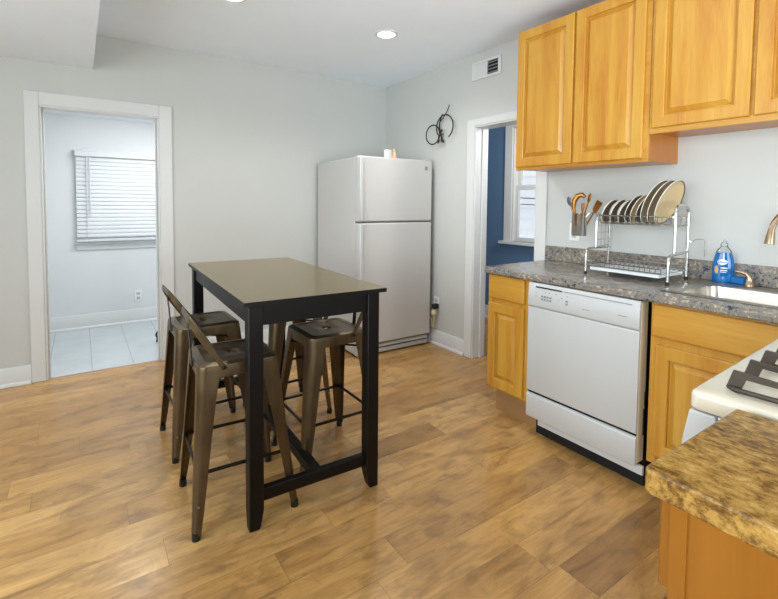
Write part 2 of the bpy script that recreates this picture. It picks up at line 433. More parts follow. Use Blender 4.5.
# side-room window and the view outside it
win = bpy.data.objects.new('window_2', None); COL.objects.link(win); win.location = (1.15, -0.75, 0.9); win.rotation_euler = (0, 0, -PI / 2); struct(win)
b = MB(); b.box(-0.10, 0.0, -0.02, 0, 0.0, 1.31); b.box(0.70, 0.80, -0.02, 0, 0.0, 1.31); b.box(0, 0.70, -0.02, 0, 1.22, 1.31)
b.box(0, 0.012, 0, 0.1, 0, 1.22); b.box(0.688, 0.70, 0, 0.1, 0, 1.22); b.box(0, 0.70, 0, 0.1, 1.208, 1.22)
b.build('window_casing', 'trim', win, bevel=0.003)
box('sill', 'trim', win, -0.14, 0.84, -0.06, 0.1, -0.03, 0.0, 0.004)
def sash(name, y, z0, z1):
    b = MB(); fw = 0.045
    b.box(0.012, 0.012 + fw, y, y + 0.03, z0, z1); b.box(0.688 - fw, 0.688, y, y + 0.03, z0, z1)
    b.box(0.012 + fw, 0.688 - fw, y, y + 0.03, z0, z0 + fw); b.box(0.012 + fw, 0.688 - fw, y, y + 0.03, z1 - fw, z1)
    s_ = b.build(name, 'trim', win, bevel=0.003)
    box('pane', 'glass', s_, 0.012 + fw, 0.688 - fw, y + 0.013, y + 0.017, z0 + fw, z1 - fw)
sash('lower_sash', 0.03, 0.0, 0.60); sash('upper_sash', 0.065, 0.56, 1.208)
b = MB()
for i in range(26):
    z = -0.4 + i * 0.15
    b.prism([(0.0, z), (-0.018, z), (-0.004, z + 0.15), (0.0, z + 0.15)], -3.5, 4.0, 'y', Matrix.Translation((2.6, 0, 0)))
hs = b.build('house_siding', 'siding'); struct(hs, 'grey clapboard wall of the neighbouring house outside the window')
for k, (z0, z1) in enumerate(((1.42, 1.30), (1.32, 1.24))):
    b = MB(); b.tube([(2.592, 0.9, z0 + 0.05)] + [(2.5, 0.8 - 0.2 * i, z0 + (z1 - z0) * i / 12) for i in range(13)] + [(2.592, -1.7, z1)], 0.007, 6)
    tag(b.build('utility_cable', 'cable', smooth=True), ('upper' if k == 0 else 'lower') + ' dark cable crossing outside the blue room window', 'cable', 'cables outside the window')

# ------------------------------------------------------------------ refrigerator
fr = thing('refrigerator', 'white top-freezer refrigerator in the corner of grey walls', 'refrigerator', (-0.825, -0.846, 0), R(-0.7))
FW, FH, FD = 0.765, 1.685, 0.80
box('body', 'fridge', fr, 0.004, FW - 0.004, 0.075, FD, 0.02, FH - 0.01, 0.006)
fd = box('freezer_door', 'fridge', fr, 0, FW, 0.0, 0.068, 1.143, FH, 0.012)
box('handle', 'white', fd, 0.0, 0.032, -0.026, 0.004, 1.15, FH - 0.012, 0.008)
ld = box('fridge_door', 'fridge', fr, 0, FW, 0.0, 0.068, 0.105, 1.132, 0.012)
box('handle', 'white', ld, 0.0, 0.032, -0.026, 0.004, 0.12, 1.125, 0.008)
box('gasket', 'grey_print', fr, 0.012, FW - 0.012, 0.06, 0.078, 0.11, FH - 0.01)
b = MB(); b.box(0.01, FW - 0.01, 0.03, 0.08, 0.012, 0.092); b.box(0.02, FW - 0.02, 0.022, 0.03, 0.062, 0.086); b.box(0.02, FW - 0.02, 0.022, 0.03, 0.018, 0.05)
b.build('toe_grille', 'white', fr, bevel=0.003)
box('grille_slot', 'black', fr, 0.02, FW - 0.02, 0.027, 0.031, 0.052, 0.06)
box('hinge_cap', 'white', fr, FW - 0.09, FW - 0.01, 0.01, 0.10, FH, FH + 0.014, 0.004)
box('badge', 'grey_print', fd, FW - 0.085, FW - 0.055, -0.002, 0.002, FH - 0.09, FH - 0.055)
for x in (0.06, FW - 0.06):
    for y in (0.10, FD - 0.06):
        b = MB(); b.lathe([(0.018, 0), (0.018, 0.025)], 12, Matrix.Translation((x, y, 0))); b.build('foot', 'black', fr)

# small carton and figurine on top of the fridge
t = thing('small_carton', 'small white and peach printed carton standing on top of refrigerator', 'box', (-0.47, -0.74, FH - 0.0095), R(20))
box('carton_box', 'tile_outlet', t, -0.028, 0.028, -0.02, 0.02, 0, 0.088, 0.002)
b = MB(); b.lathe([(0.02, 0), (0.026, 0.02), (0.02, 0.05), (0.012, 0.07), (0.015, 0.085), (0.006, 0.1)], 14, Matrix.Translation((0.05, 0.0, 0)))
tag(b.build('figurine', 'peach', smooth=True), 'small peach ornament beside the white carton on top of refrigerator', 'ornament')
bpy.data.objects['figurine'].location = (-0.455, -0.745, FH - 0.0095)

# outlet and plug beside the fridge
def outlet(name, label, loc, rz):
    t = thing(name, label, 'outlet', loc, rz)
    box('cover_plate', 'tile_outlet', t, -0.036, 0.036, -0.006, 0.0, -0.058, 0.058, 0.002)
    for z in (-0.024, 0.024):
        r_ = box('receptacle', 'white', t, -0.017, 0.017, -0.0085, -0.005, z - 0.015, z + 0.015, 0.002)
        for x in (-0.007, 0.007): box('slot', 'black', r_, x - 0.0015, x + 0.0015, -0.0092, -0.0082, z - 0.006, z + 0.006)
    return t
outlet('wall_outlet', 'white wall outlet low on the grey wall right of refrigerator', (0, -0.872, 0.385), -PI / 2)
t = thing('power_plug', 'cream power plug and cord hanging beside refrigerator', 'plug', (-0.012, -0.895, 0.36), -PI / 2)
b = MB(); b.box(-0.02, 0.02, -0.05, 0.0035, -0.02, 0.024); b.build('plug_body', 'black', t, bevel=0.005)
b = MB(); b.lathe([(0.01, -0.028), (0.026, -0.02), (0.028, 0), (0.022, 0.02), (0.01, 0.026)], 14, Matrix.Translation((-0.006, -0.035, -0.052))); b.build('adapter', 'plug', t, smooth=True)
b = MB(); b.tube(fillet([(-0.006, -0.035, -0.07), (-0.004, -0.035, -0.14), (-0.03, -0.02, -0.22), (-0.07, -0.015, -0.12)], 0.05), 0.006); b.build('cord', 'plug', t, smooth=True)

# wire wall ornament
t = thing('wire_wall_ornament', 'dark twisted wire ornament with rings hung on wall above refrigerator', 'wall decor', (-0.001, -0.90, 1.92), -PI / 2)
def ring(cx, cy, cz, r, tilt, rad, a0=0, a1=360):
    pts = []
    n = 30
    for i in range(n if a1 - a0 == 360 else n + 1):
        a = R(a0 + (a1 - a0) * i / n)
        v = Vector((r * math.cos(a), 0, r * 1.05 * math.sin(a))); v.rotate(Matrix.Rotation(tilt, 3, 'Z')); pts.append(v + Vector((cx, cy, cz)))
    b = MB(); b.tube(pts, rad, 6, closed=(a1 - a0 == 360)); return b
ring(-0.055, -0.05, 0.0, 0.082, R(8), 0.006).build('ring', 'bronze_wire', t, smooth=True)
ring(0.105, -0.05, 0.05, 0.10, R(4), 0.006, -60, 215).build('ring', 'bronze_wire', t, smooth=True)
b = MB(); b.tube(fillet([(0.075, -0.03, -0.08), (0.03, -0.035, 0.0), (0.005, -0.03, 0.09), (0.05, -0.03, 0.17)], 0.05), 0.006, 6)
b.tube(fillet([(0.03, -0.03, 0.11), (0.10, -0.025, 0.18), (0.135, -0.025, 0.24)], 0.03), 0.004, 6)
b.tube([(0.03, -0.036, 0.0), (0.03, 0.0, 0.0)], 0.005, 6)
b.build('stem', 'bronze_wire', t, smooth=True)
for x, z, a in ((0.03, -0.02, 40), (0.065, -0.06, -30), (0.02, -0.06, 10), (0.05, 0.02, 70)):
    b = MB(); b.lathe([(0.001, -0.03), (0.013, -0.012), (0.016, 0.0), (0.012, 0.014), (0.001, 0.03)], 10,
                      Matrix.Translation((x, -0.045, z)) @ Matrix.Rotation(R(a), 4, 'Y') @ Matrix.Scale(0.35, 4, (0, 1, 0)))
    b.build('leaf', 'bronze_wire', t, smooth=True)

# vent grille
t = thing('vent_grille', 'white air vent grille with dark louvers high on the right wall', 'vent', (0, -1.445, 2.378), -PI / 2)
b = MB()
for x0, x1, z0, z1 in ((-0.155, 0.155, 0.052, 0.072), (-0.155, 0.155, -0.072, -0.052), (-0.155, -0.125, -0.052, 0.052), (0.125, 0.155, -0.052, 0.052), (-0.012, 0.012, -0.052, 0.052)):
    b.box(x0, x1, -0.012, 0, z0, z1)
b.build('vent_frame', 'trim', t, bevel=0.002)
box('vent_shade_sheet', 'gap_shade', t, 0.012, 0.125, -0.0015, 0, -0.052, 0.052)  # flat dark sheet painted as the shade behind the louvers
box('vent_screen', 'trim', t, -0.125, -0.012, -0.006, 0, -0.052, 0.052)
b = MB()
for i in range(4): b.box(0.012, 0.125, -0.012, 0.0, -0.003, 0.003, Matrix.Translation((0, -0.004, -0.039 + i * 0.026)) @ Matrix.Rotation(R(35), 4, 'X') @ Matrix.Scale(0.55, 4, (0, 1, 0)))
b.build('louvers', 'grey_print', t)
b = MB()
for i in range(9): b.box(-0.125, -0.012, -0.0085, -0.006, -0.046 + i * 0.0115, -0.042 + i * 0.0115)
b.build('screen_ribs', 'trim', t)

# recessed ceiling lights
for x, y, lab in ((-0.845, -1.262, 'round recessed ceiling light in front of the refrigerator corner'), (-1.93, -1.235, 'round recessed ceiling light above the dining table, cut by photo top')):
    t = thing('recessed_light', lab, 'ceiling light', (x, y, H), 0, 'recessed ceiling lights')
    b = MB()
    b.loft([[Vector((r * math.cos(2 * PI * i / 32), r * math.sin(2 * PI * i / 32), z)) for i in range(32)] for r, z in ((0.062, 0.0), (0.085, 0.0), (0.083, -0.005), (0.066, -0.008), (0.062, -0.004))], cap=False, wrap=True)
    b.build('trim_ring', 'trim', t, smooth=True)
    b = MB(); b.lathe([(0.062, -0.0045), (0.062, -0.001)], 32); b.build('lens', 'lamp', t)
    d = bpy.data.lights.new('downlight', 'SPOT'); d.energy = 48; d.spot_size = R(150); d.spot_blend = 0.8; d.shadow_soft_size = 0.06; d.color = (0.96, 0.97, 0.96)
    lo = bpy.data.objects.new('downlight', d); COL.objects.link(lo); lo.parent = t; lo.location = (0, 0, -0.012)

# ------------------------------------------------------------------ dining table
TB = thing('dining_table', 'black counter-height dining table with four metal stools around it', 'table', (-1.857, -1.688, 0), R(-2.0))
tw, tl, th = 0.637, 1.315, 0.914
tt = box('tabletop', 'espresso_top_sheen', TB, -tw / 2, tw / 2, -tl / 2, tl / 2, th - 0.018, th)
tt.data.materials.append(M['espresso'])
for p in tt.data.polygons: p.material_index = 0 if p.normal.z > 0.9 else 1  # only the upper face carries the painted sheen
lx, ly = tw / 2 - 0.018, tl / 2 - 0.007
LW = 0.058
for sx in (-1, 1):
    for sy in (-1, 1):
        lxx = lx if sx < 0 else lx - 0.016
        x0, x1 = sorted((sx * lxx, sx * (lxx - LW))); y0, y1 = sorted((sy * ly, sy * (ly - LW)))
        b = MB()
        def sq(i, z):
            # inside faces taper towards the foot
            xa, xb = (x0, x1 - i) if sx < 0 else (x0 + i, x1)
            ya, yb = (y0, y1 - i) if sy < 0 else (y0 + i, y1)
            return [Vector((xa, ya, z)), Vector((xb, ya, z)), Vector((xb, yb, z)), Vector((xa, yb, z))]
        b.loft([sq(0.016, 0), sq(0.008, 0.03), sq(0.0, 0.075), sq(0, th - 0.018)])
        b.build('leg', 'espresso', TB, bevel=0.004)
for sy in (-1, 1):
    ya, yb = sorted((sy * (ly - 0.012), sy * (ly - 0.034)))
    box('apron', 'espresso', TB, -lx + LW, lx - 0.016 - LW, ya, yb, th - 0.10, th - 0.018, 0.002)
    ya, yb = sorted((sy * (ly - 0.018), sy * (ly - 0.05)))
    box('cross_stretcher', 'espresso', TB, -lx + LW - 0.001, lx - 0.016 - LW + 0.001, ya, yb, 0.10, 0.15, 0.003)
for sx in (-1, 1):
    lxx = lx if sx < 0 else lx - 0.016
    xa, xb = sorted((sx * (lxx - 0.012), sx * (lxx - 0.034)))
    box('apron', 'espresso', TB, xa, xb, -ly + LW, ly - LW, th - 0.10, th - 0.018, 0.002)
box('long_stretcher', 'espresso', TB, -0.022, 0.022, -ly + 0.05, ly - 0.05, 0.102, 0.148, 0.003)

# ------------------------------------------------------------------ stools
def rsq(hx, hy, r, z, n=6, cx=0.0, cy=0.0):
    L = []
    for qx, qy, a in ((1, 1, 0), (-1, 1, 90), (-1, -1, 180), (1, -1, 270)):
        for i in range(n + 1):
            t_ = R(a + 90 * i / n)
            L.append(Vector((cx + qx * (hx - r) + r * math.cos(t_), cy + qy * (hy - r) + r * math.sin(t_), z)))
    return L
def oval(rx, ry, z, n=6, cx=0.0, cy=0.0):
    L = []
    for a in (0, 90, 180, 270):
        for i in range(n + 1):
            t_ = R(a + 90 * (i + 0.5) / (n + 1))
            L.append(Vector((cx + rx * math.cos(t_), cy + ry * math.sin(t_), z)))
    return L
def make_stool():
    # local frame: back of the stool towards -x, seat centre pushed back a little over the feet
    t = thing('bar_stool', '', 'stool')
    sz, ox, hs_ = 0.653, -0.015, 0.156
    def blend(a, b_, k): return [p * (1 - k) + q * k for p, q in zip(a, b_)]
    sq0 = lambda h, r, z: rsq(h, h, r, z, 6, ox, 0)
    hole = lambda z, k=1.0: oval(0.021 * k, 0.027 * k, z, 6, ox, 0)
    b = MB()
    b.loft([sq0(hs_ + 0.003, 0.035, sz - 0.052), sq0(hs_ + 0.002, 0.035, sz - 0.012), sq0(hs_, 0.034, sz - 0.004), sq0(hs_ - 0.006, 0.032, sz),
            sq0(hs_ - 0.022, 0.03, sz + 0.0005), sq0(hs_ - 0.026, 0.03, sz + 0.003), sq0(hs_ - 0.031, 0.03, sz + 0.003), sq0(hs_ - 0.036, 0.03, sz - 0.0005), sq0(hs_ - 0.040, 0.03, sz - 0.001),
            blend(sq0(hs_ - 0.036, 0.03, sz - 0.001), hole(sz - 0.001, 1.0), 0.5), hole(sz - 0.001, 1.12), hole(sz - 0.003, 1.0), hole(sz - 0.011, 1.0),
            blend(sq0(hs_ - 0.03, 0.03, sz - 0.011), hole(sz - 0.011, 1.0), 0.5), sq0(hs_ - 0.012, 0.03, sz - 0.011), sq0(hs_ - 0.004, 0.033, sz - 0.016), sq0(hs_ - 0.002, 0.034, sz - 0.052)], cap=False, wrap=True)
    b.build('seat', 'gun', t, smooth=True)
    fh = 0.212
    for sx in (-1, 1):
        for sy in (-1, 1):
            top = Vector((ox + sx * (hs_ + 0.003), sy * (hs_ + 0.003), sz - 0.018)); bot = Vector((sx * fh, sy * fh, 0.0))
            def sec(k, w_, r_, th_=0.0035):
                c = top.lerp(bot, k); out = []; inn = []
                pts = [(-w_, 0.0), (-r_, 0.0)] + [(-r_ + r_ * math.sin(R(a)), -r_ + r_ * math.cos(R(a))) for a in (18, 36, 54, 72)] + [(0.0, -r_), (0.0, -w_)]
                pin = [(-w_, -th_), (-r_, -th_)] + [(-r_ + (r_ - th_) * math.sin(R(a)), -r_ + (r_ - th_) * math.cos(R(a))) for a in (18, 36, 54, 72)] + [(-th_, -r_), (-th_, -w_)]
                return [Vector((c.x + sx * p, c.y + sy * q, c.z)) for p, q in pts + list(reversed(pin))]
            b = MB()
            b.loft([sec(0.0, 0.082, 0.035), sec(0.10, 0.074, 0.034), sec(0.3, 0.062, 0.032), sec(0.6, 0.049, 0.028), sec(0.85, 0.038, 0.023), sec(0.965, 0.031, 0.02)])
            lg = b.build('leg', 'gun', t, smooth=True)
            b = MB()
            f0 = [Vector((bot.x - sx * 0.0165 + 0.0165 * math.cos(2 * PI * i / 14), bot.y - sy * 0.0165 + 0.0165 * math.sin(2 * PI * i / 14), 0)) for i in range(14)]
            b.loft([[p + Vector((0, 0, z)) + (Vector((bot.x - sx * 0.0165, bot.y - sy * 0.0165, 0)) - p) * q for p in f0] for z, q in ((0.0, 0.05), (0.012, 0.0), (0.03, 0.1))])
            b.build('rubber_foot', 'black', lg, smooth=True)
            rv = top.lerp(bot, 0.80)
            b = MB(); b.lathe([(0.0045, -0.004), (0.0045, 0.002), (0.002, 0.0035)], 10, Matrix.Translation((rv.x - sx * 0.018, rv.y, rv.z)) @ Matrix.Rotation(R(-90 * sy), 4, 'X'))
            b.build('rivet', 'steel', lg, smooth=True)
    # foot rails and the cross brace under the seat
    zr = 0.245
    k = 1 - zr / (sz - 0.018)
    def legpt(sx, sy, z):
        k_ = (sz - 0.018 - z) / (sz - 0.018)
        tp = Vector((ox + sx * (hs_ + 0.003), sy * (hs_ + 0.003), 0)); bt = Vector((sx * fh, sy * fh, 0))
        p = tp.lerp(bt, k_); return Vector((p.x - sx * 0.014, p.y - sy * 0.014, z))
    for a_, c_, z in (((-1, -1), (1, -1), zr), ((1, -1), (1, 1), zr), ((1, 1), (-1, 1), zr), ((-1, 1), (-1, -1), zr)):
        b = MB(); b.tube([legpt(*a_, z), legpt(*c_, z)], 0.0065, 8, flat=1.2); b.build('foot_rail', 'gun_dark', t, smooth=True)
    b = MB()
    for a_, c_ in (((-1, -1), (1, 1)), ((-1, 1), (1, -1))):
        b.tube([legpt(*a_, sz - 0.085), legpt(*c_, sz - 0.085)], 0.011, 6, flat=0.4)
    b.build('cross_brace', 'gun_dark', t)
    # low back hoop: flat band from the seat sides, rising to the rear
    hy = hs_ + 0.008
    x_f, x_r, z_f, z_r = ox - hs_ + 0.095, ox - hs_ - 0.028, sz - 0.022, sz + 0.180
    path2 = []
    rc = 0.075
    L = [(x_f, -hy), (x_r, -hy + 0.02), (x_r, hy - 0.02), (x_f, hy)]
    pl = fillet([Vector((a, c, 0)) for a, c in L], rc, 8)
    pts = []
    for p in pl:
        k_ = max(0.0, min(1.0, (x_f - p.x) / (x_f - x_r)))
        pts.append(Vector((p.x, p.y, z_f + (z_r - z_f) * k_)))
    # finer sampling on straights
    fine = [pts[0]]
    for a_, c_ in zip(pts, pts[1:]):
        n_ = max(1, int((c_ - a_).length / 0.03))
        for i in range(1, n_ + 1): fine.append(a_.lerp(c_, i / n_))
    b = MB(); loops = []
    N = len(fine)
    for i, p in enumerate(fine):
        tg = (fine[min(i + 1, N - 1)] - fine[max(i - 1, 0)]).normalized()
        outw = Vector((0, 0, 1)).cross(tg); outw.normalize()
        up_ = tg.cross(outw); up_.normalize()
        if up_.z < 0: up_ = -up_
        wd = 0.009 + 0.006 * min(1, (p.z - z_f) / 0.12)
        loops.append([p + up_ * (wd * c_) + outw * (0.0045 * s_) for c_, s_ in ((1, 0.3), (0.8, 1), (-0.8, 1), (-1, 0.3), (-1, -0.3), (-0.8, -1), (0.8, -1), (1, -0.3))])
    b.loft(loops)
    hp = b.build('back_hoop', 'gun', t, smooth=True)
    for sy in (-1, 1):
        b = MB(); b.lathe([(0.008, 0), (0.008, 0.004), (0.004, 0.007)], 10, Matrix.Translation((x_f - 0.006, sy * (hy + 0.002), z_f + 0.012)) @ Matrix.Rotation(R(-90 * sy), 4, 'X'))
        b.build('bolt', 'gun_dark', hp, smooth=True)
    b = MB(); xs = ox - hs_ - 0.006
    b.loft([[Vector((x, y, z)) for x, y in ((xc - 0.002, -0.015), (xc + 0.002, -0.015), (xc + 0.002, 0.015), (xc - 0.002, 0.015))]
            for xc, z in ((xs - 0.001, sz - 0.04), (xs - 0.002, sz), (xs - 0.008, sz + 0.08), (x_r + 0.004, sz + 0.17))])
    b.build('back_strut', 'gun_dark', t, bevel=0.001)
    return t
st = make_stool()
stools = [(-2.155, -2.062, -3.0, 'gunmetal low-back stool beside the near-left table leg, nearest the viewer'),
          (-2.142, -1.442, 0.5, 'gunmetal low-back stool on doorway side of table, behind the nearest stool'),
          (-1.674, -1.945, 180.0, 'gunmetal stool under the table behind its near-right leg, back towards refrigerator'),
          (-1.655, -1.385, 182.0, 'gunmetal stool under far end of table, mostly hidden by another stool')]
for i, (x, y, a, lab) in enumerate(stools):
    o = st if i == 0 else copy_tree(st)
    o.location = (x, y, 0); o.rotation_euler = (0, 0, R(a)); tag(o, lab, 'stool', 'metal stools around the dining table')

# ------------------------------------------------------------------ cabinets
def raised(b, x0, x1, z0, z1, y, t=0.02, fr_=0.058):
    """raised-panel door slab: outline x0..x1 by z0..z1, back at y, front face at y - t"""
    def rc(i, d): return [Vector((x0 + i, y - d, z0 + i)), Vector((x1 - i, y - d, z0 + i)), Vector((x1 - i, y - d, z1 - i)), Vector((x0 + i, y - d, z1 - i))]
    b.loft([rc(0, 0), rc(0, t - 0.004), rc(0.004, t), rc(fr_ - 0.005, t), rc(fr_ - 0.001, t - 0.003), rc(fr_, t - 0.015), rc(fr_ + 0.006, t - 0.015),
            rc(fr_ + 0.026, t - 0.003), rc(fr_ + 0.028, t - 0.001)])
    return b
def slabfront(b, x0, x1, z0, z1, y, t=0.02):
    def rc(i, d): return [Vector((x0 + i, y - d, z0 + i)), Vector((x1 - i, y - d, z0 + i)), Vector((x1 - i, y - d, z1 - i)), Vector((x0 + i, y - d, z1 - i))]
    b.loft([rc(0, 0), rc(0, t - 0.005), rc(0.003, t - 0.002), rc(0.008, t)]); return b
def carcass(b, W, D, z0, z1, y0=0.02, back=True):
    b.box(0, 0.016, y0, D, z0, z1); b.box(W - 0.016, W, y0, D, z0, z1); b.box(0.016, W - 0.016, y0, D, z0, z0 + 0.016)
    b.box(0.016, W - 0.016, D - 0.012, D, z0 + 0.016, z1)

# wall cabinets (local x runs towards the viewer along the right wall, front faces -x)
uc = thing('wall_cabinet', 'honey maple two-door wall cabinet at left end, hanging lower than its neighbour', 'cabinet', (-0.325, -2.034, 0), -PI / 2)
UW, UD = 0.838, 0.323
b = MB(); carcass(b, UW, UD, 1.525, 2.408); b.box(0.016, UW - 0.016, 0.02, UD, 2.392, 2.408); b.build('cabinet_body', 'maple_side', uc)
b = MB(); b.box(0, 0.045, 0, 0.02, 1.518, 2.408); b.box(UW - 0.035, UW, 0, 0.02, 1.518, 2.408); b.box(0.045, UW - 0.035, 0, 0.02, 1.518, 1.555); b.box(0.045, UW - 0.035, 0, 0.02, 2.37, 2.408); b.box(0.39, 0.45, 0, 0.02, 1.555, 2.37)
b.build('face_frame', 'maple_h', uc, bevel=0.0015)
raised(MB(), 0.010, 0.412, 1.538, 2.40, 0.0).build('door', 'maple_v', uc)
raised(MB(), 0.428, 0.815, 1.538, 2.40, 0.0).build('door', 'maple_v', uc)
uc2 = thing('wall_cabinet', 'honey maple two-door wall cabinet above the sink, with the higher bottom edge', 'cabinet', (-0.325, -2.874, 0), -PI / 2)
UW2 = 0.92
b = MB(); carcass(b, UW2, UD, 1.668, 2.408); b.box(0.016, UW2 - 0.016, 0.02, UD, 2.392, 2.408); b.build('cabinet_body', 'maple_side', uc2)
b = MB(); b.box(0, 0.035, 0, 0.02, 1.655, 2.408); b.box(UW2 - 0.035, UW2, 0, 0.02, 1.655, 2.408); b.box(0.035, UW2 - 0.035, 0, 0.02, 1.655, 1.69); b.box(0.035, UW2 - 0.035, 0, 0.02, 2.37, 2.408); b.box(0.40, 0.46, 0, 0.02, 1.69, 2.37)
b.build('face_frame', 'maple_h', uc2, bevel=0.0015)
raised(MB(), 0.018, 0.418, 1.682, 2.40, 0.0).build('door', 'maple_v', uc2)
raised(MB(), 0.434, 0.90, 1.682, 2.40, 0.0).build('door', 'maple_v', uc2)

# base cabinet left of the dishwasher
FX = -0.617
bc = thing('base_cabinet', 'narrow maple base cabinet with one drawer left of the dishwasher', 'cabinet', (FX, -2.092, 0), -PI / 2)
BW, BD = 0.322, 0.61
b = MB(); carcass(b, BW, BD, 0.172, 0.878); b.build('cabinet_body', 'maple_side', bc)
b = MB(); b.box(0, 0.03, 0, 0.02, 0.168, 0.878); b.box(BW - 0.045, BW, 0, 0.02, 0.168, 0.878); b.box(0.03, BW - 0.045, 0, 0.02, 0.168, 0.21); b.box(0.03, BW - 0.045, 0, 0.02, 0.69, 0.735); b.box(0.03, BW - 0.045, 0, 0.02, 0.85, 0.878)
b.build('face_frame', 'maple_v', bc, bevel=0.0015)
box('toe_kick', 'maple_toe', bc, 0.006, BW, 0.075, 0.095, 0, 0.172)
slabfront(MB(), 0.012, 0.282, 0.727, 0.868, 0.0).build('drawer', 'maple_h', bc)
raised(MB(), 0.012, 0.282, 0.182, 0.700, 0.0).build('door', 'maple_v', bc)

# dishwasher
dw = thing('dishwasher', 'white dishwasher under the counter between two maple cabinets', 'dishwasher', (-0.662, -2.426, 0), -PI / 2)
DW = 0.604
b = MB(); b.box(0.004, DW - 0.025, 0.075, 0.60, 0.128, 0.86); b.build('tub', 'gun_dark', dw)
b = MB(); b.box(0.002, DW, 0.0165, 0.075, 0.128, 0.868); b.build('door_liner', 'almond_warm', dw, bevel=0.002)
b = MB()
pr = [(0.0, 0.742), (-0.006, 0.752), (0.0, 0.860), (0.008, 0.872), (0.016, 0.872), (0.016, 0.742)]
b.prism(pr, 0, DW, 'x'); cp = b.build('control_panel', 'white', dw, bevel=0.003)
MB().box(0.05, 0.21, -0.0035, 0.004, 0.848, 0.855).build('vent_slot', 'black', cp)
MB().box(0.22, DW - 0.035, -0.0022, 0.004, 0.849, 0.853).build('trim_line', 'grey_print', cp)
for i in range(4):
    for j, z in enumerate((0.785, 0.800)):
        MB().box(0.088 + i * 0.017, 0.099 + i * 0.017, -0.0062, 0.002, z, z + 0.010).build('control_button', 'grey_print', cp)
for x, z in ((0.235, 0.785), (0.235, 0.80)): MB().box(x, x + 0.012, -0.0062, 0.002, z, z + 0.010).build('control_button', 'grey_print', cp)
b = MB()
for x, z in ((0.05, 0.80), (0.05, 0.82), (0.11, 0.828), (0.135, 0.828), (0.175, 0.828), (0.192, 0.80), (0.21, 0.815), (0.24, 0.828)): b.box(x, x + 0.005, -0.0052, 0.002, z, z + 0.004)
b.box(0.33, 0.37, -0.0062, 0.002, 0.782, 0.785)
b.build('panel_markings', 'grey_print', cp)
b = MB(); b.tube([(0.505 + i * 0.0065, -0.0048, 0.79 + (0.004 if i % 2 else 0.0)) for i in range(8)], 0.0013, 5); b.build('script_logo', 'grey_print', cp)
b = MB(); b.prism([(0.004, 0.268), (-0.001, 0.276), (-0.001, 0.734), (0.004, 0.738), (0.016, 0.738), (0.016, 0.268)], 0.0, DW, 'x'); b.build('door', 'white', dw, bevel=0.003)
box('door_gap_shade', 'gap_shade', dw, 0.004, DW - 0.004, 0.013, 0.018, 0.254, 0.27)  # dark strip painted as shade in the seam under the door
b = MB(); b.prism([(0.004, 0.120), (-0.001, 0.126), (-0.001, 0.246), (0.010, 0.255), (0.016, 0.255), (0.016, 0.120)], 0.0, DW, 'x'); b.build('access_panel', 'white', dw, bevel=0.003)
box('toe_panel', 'white', dw, 0.06, DW + 0.02, 0.03, 0.045, 0.078, 0.118)
box('toe_shade', 'gap_shade', dw, 0.008, DW, 0.085, 0.10, 0.0, 0.125)  # black panel painted as the shade of the toe space
for x in (0.05, DW - 0.05):
    for y in (0.12, 0.55):
        b = MB(); b.lathe([(0.016, 0), (0.012, 0.01), (0.008, 0.115)], 10, Matrix.Translation((x, y, 0))); b.build('foot', 'black', dw)
b = MB(); b.box(DW - 0.024, DW + 0.004, 0.06, 0.09, 0.25, 0.37); b.tube([(DW - 0.004, 0.07, 0.37), (DW + 0.002, 0.07, 0.45)], 0.004, 6); b.build('side_hinge', 'black', dw)

# sink base cabinet
sb = thing('sink_base_cabinet', 'maple base cabinet with false drawer front under the sink', 'cabinet', (FX, -3.058, 0), -PI / 2)
SW = 0.90
b = MB(); b.box(0, 0.016, 0.02, BD, 0.154, 0.878); b.box(SW - 0.016, SW, 0.02, BD, 0.154, 0.878); b.box(0.016, SW - 0.016, 0.02, BD, 0.154, 0.17); b.box(0.016, SW - 0.016, BD - 0.012, BD, 0.17, 0.70); b.build('cabinet_body', 'maple_side', sb)
b = MB(); b.box(0, 0.04, 0, 0.02, 0.15, 0.878); b.box(SW - 0.04, SW, 0, 0.02, 0.15, 0.878); b.box(0.04, SW - 0.04, 0, 0.02, 0.15, 0.21); b.box(0.04, SW - 0.04, 0, 0.02, 0.668, 0.745); b.box(0.04, SW - 0.04, 0, 0.02, 0.85, 0.878); b.box(0.31, 0.37, 0, 0.02, 0.21, 0.668)
b.build('face_frame', 'maple_v', sb, bevel=0.0015)
slabfront(MB(), 0.010, SW - 0.012, 0.724, 0.866, 0.0).build('false_front', 'maple_h', sb)
raised(MB(), 0.028, 0.325, 0.195, 0.690, 0.0).build('door', 'maple_v', sb)
raised(MB(), 0.345, SW - 0.03, 0.195, 0.690, 0.0).build('door', 'maple_v', sb)
box('toe_kick', 'maple_toe', sb, 0, SW, 0.075, 0.095, 0, 0.154)

# countertop with a sink cut-out and a backsplash
ct = thing('countertop', 'speckled grey granite-look countertop along the right wall with backsplash', 'countertop', (0, 0, 0))
CT = 0.914; CB = 0.878
SX0, SX1, SY0, SY1 = -0.525, -0.115, -3.86, -3.095
b = MB()
nose = lambda: [(-0.640, CB), (-0.655, CB), (-0.661, CB + 0.006)] + [(-0.661, CT - 0.014), (-0.657, CT - 0.004), (-0.648, CT), (-0.640, CT)]
b.prism(nose(), -4.3, -2.11, 'y')
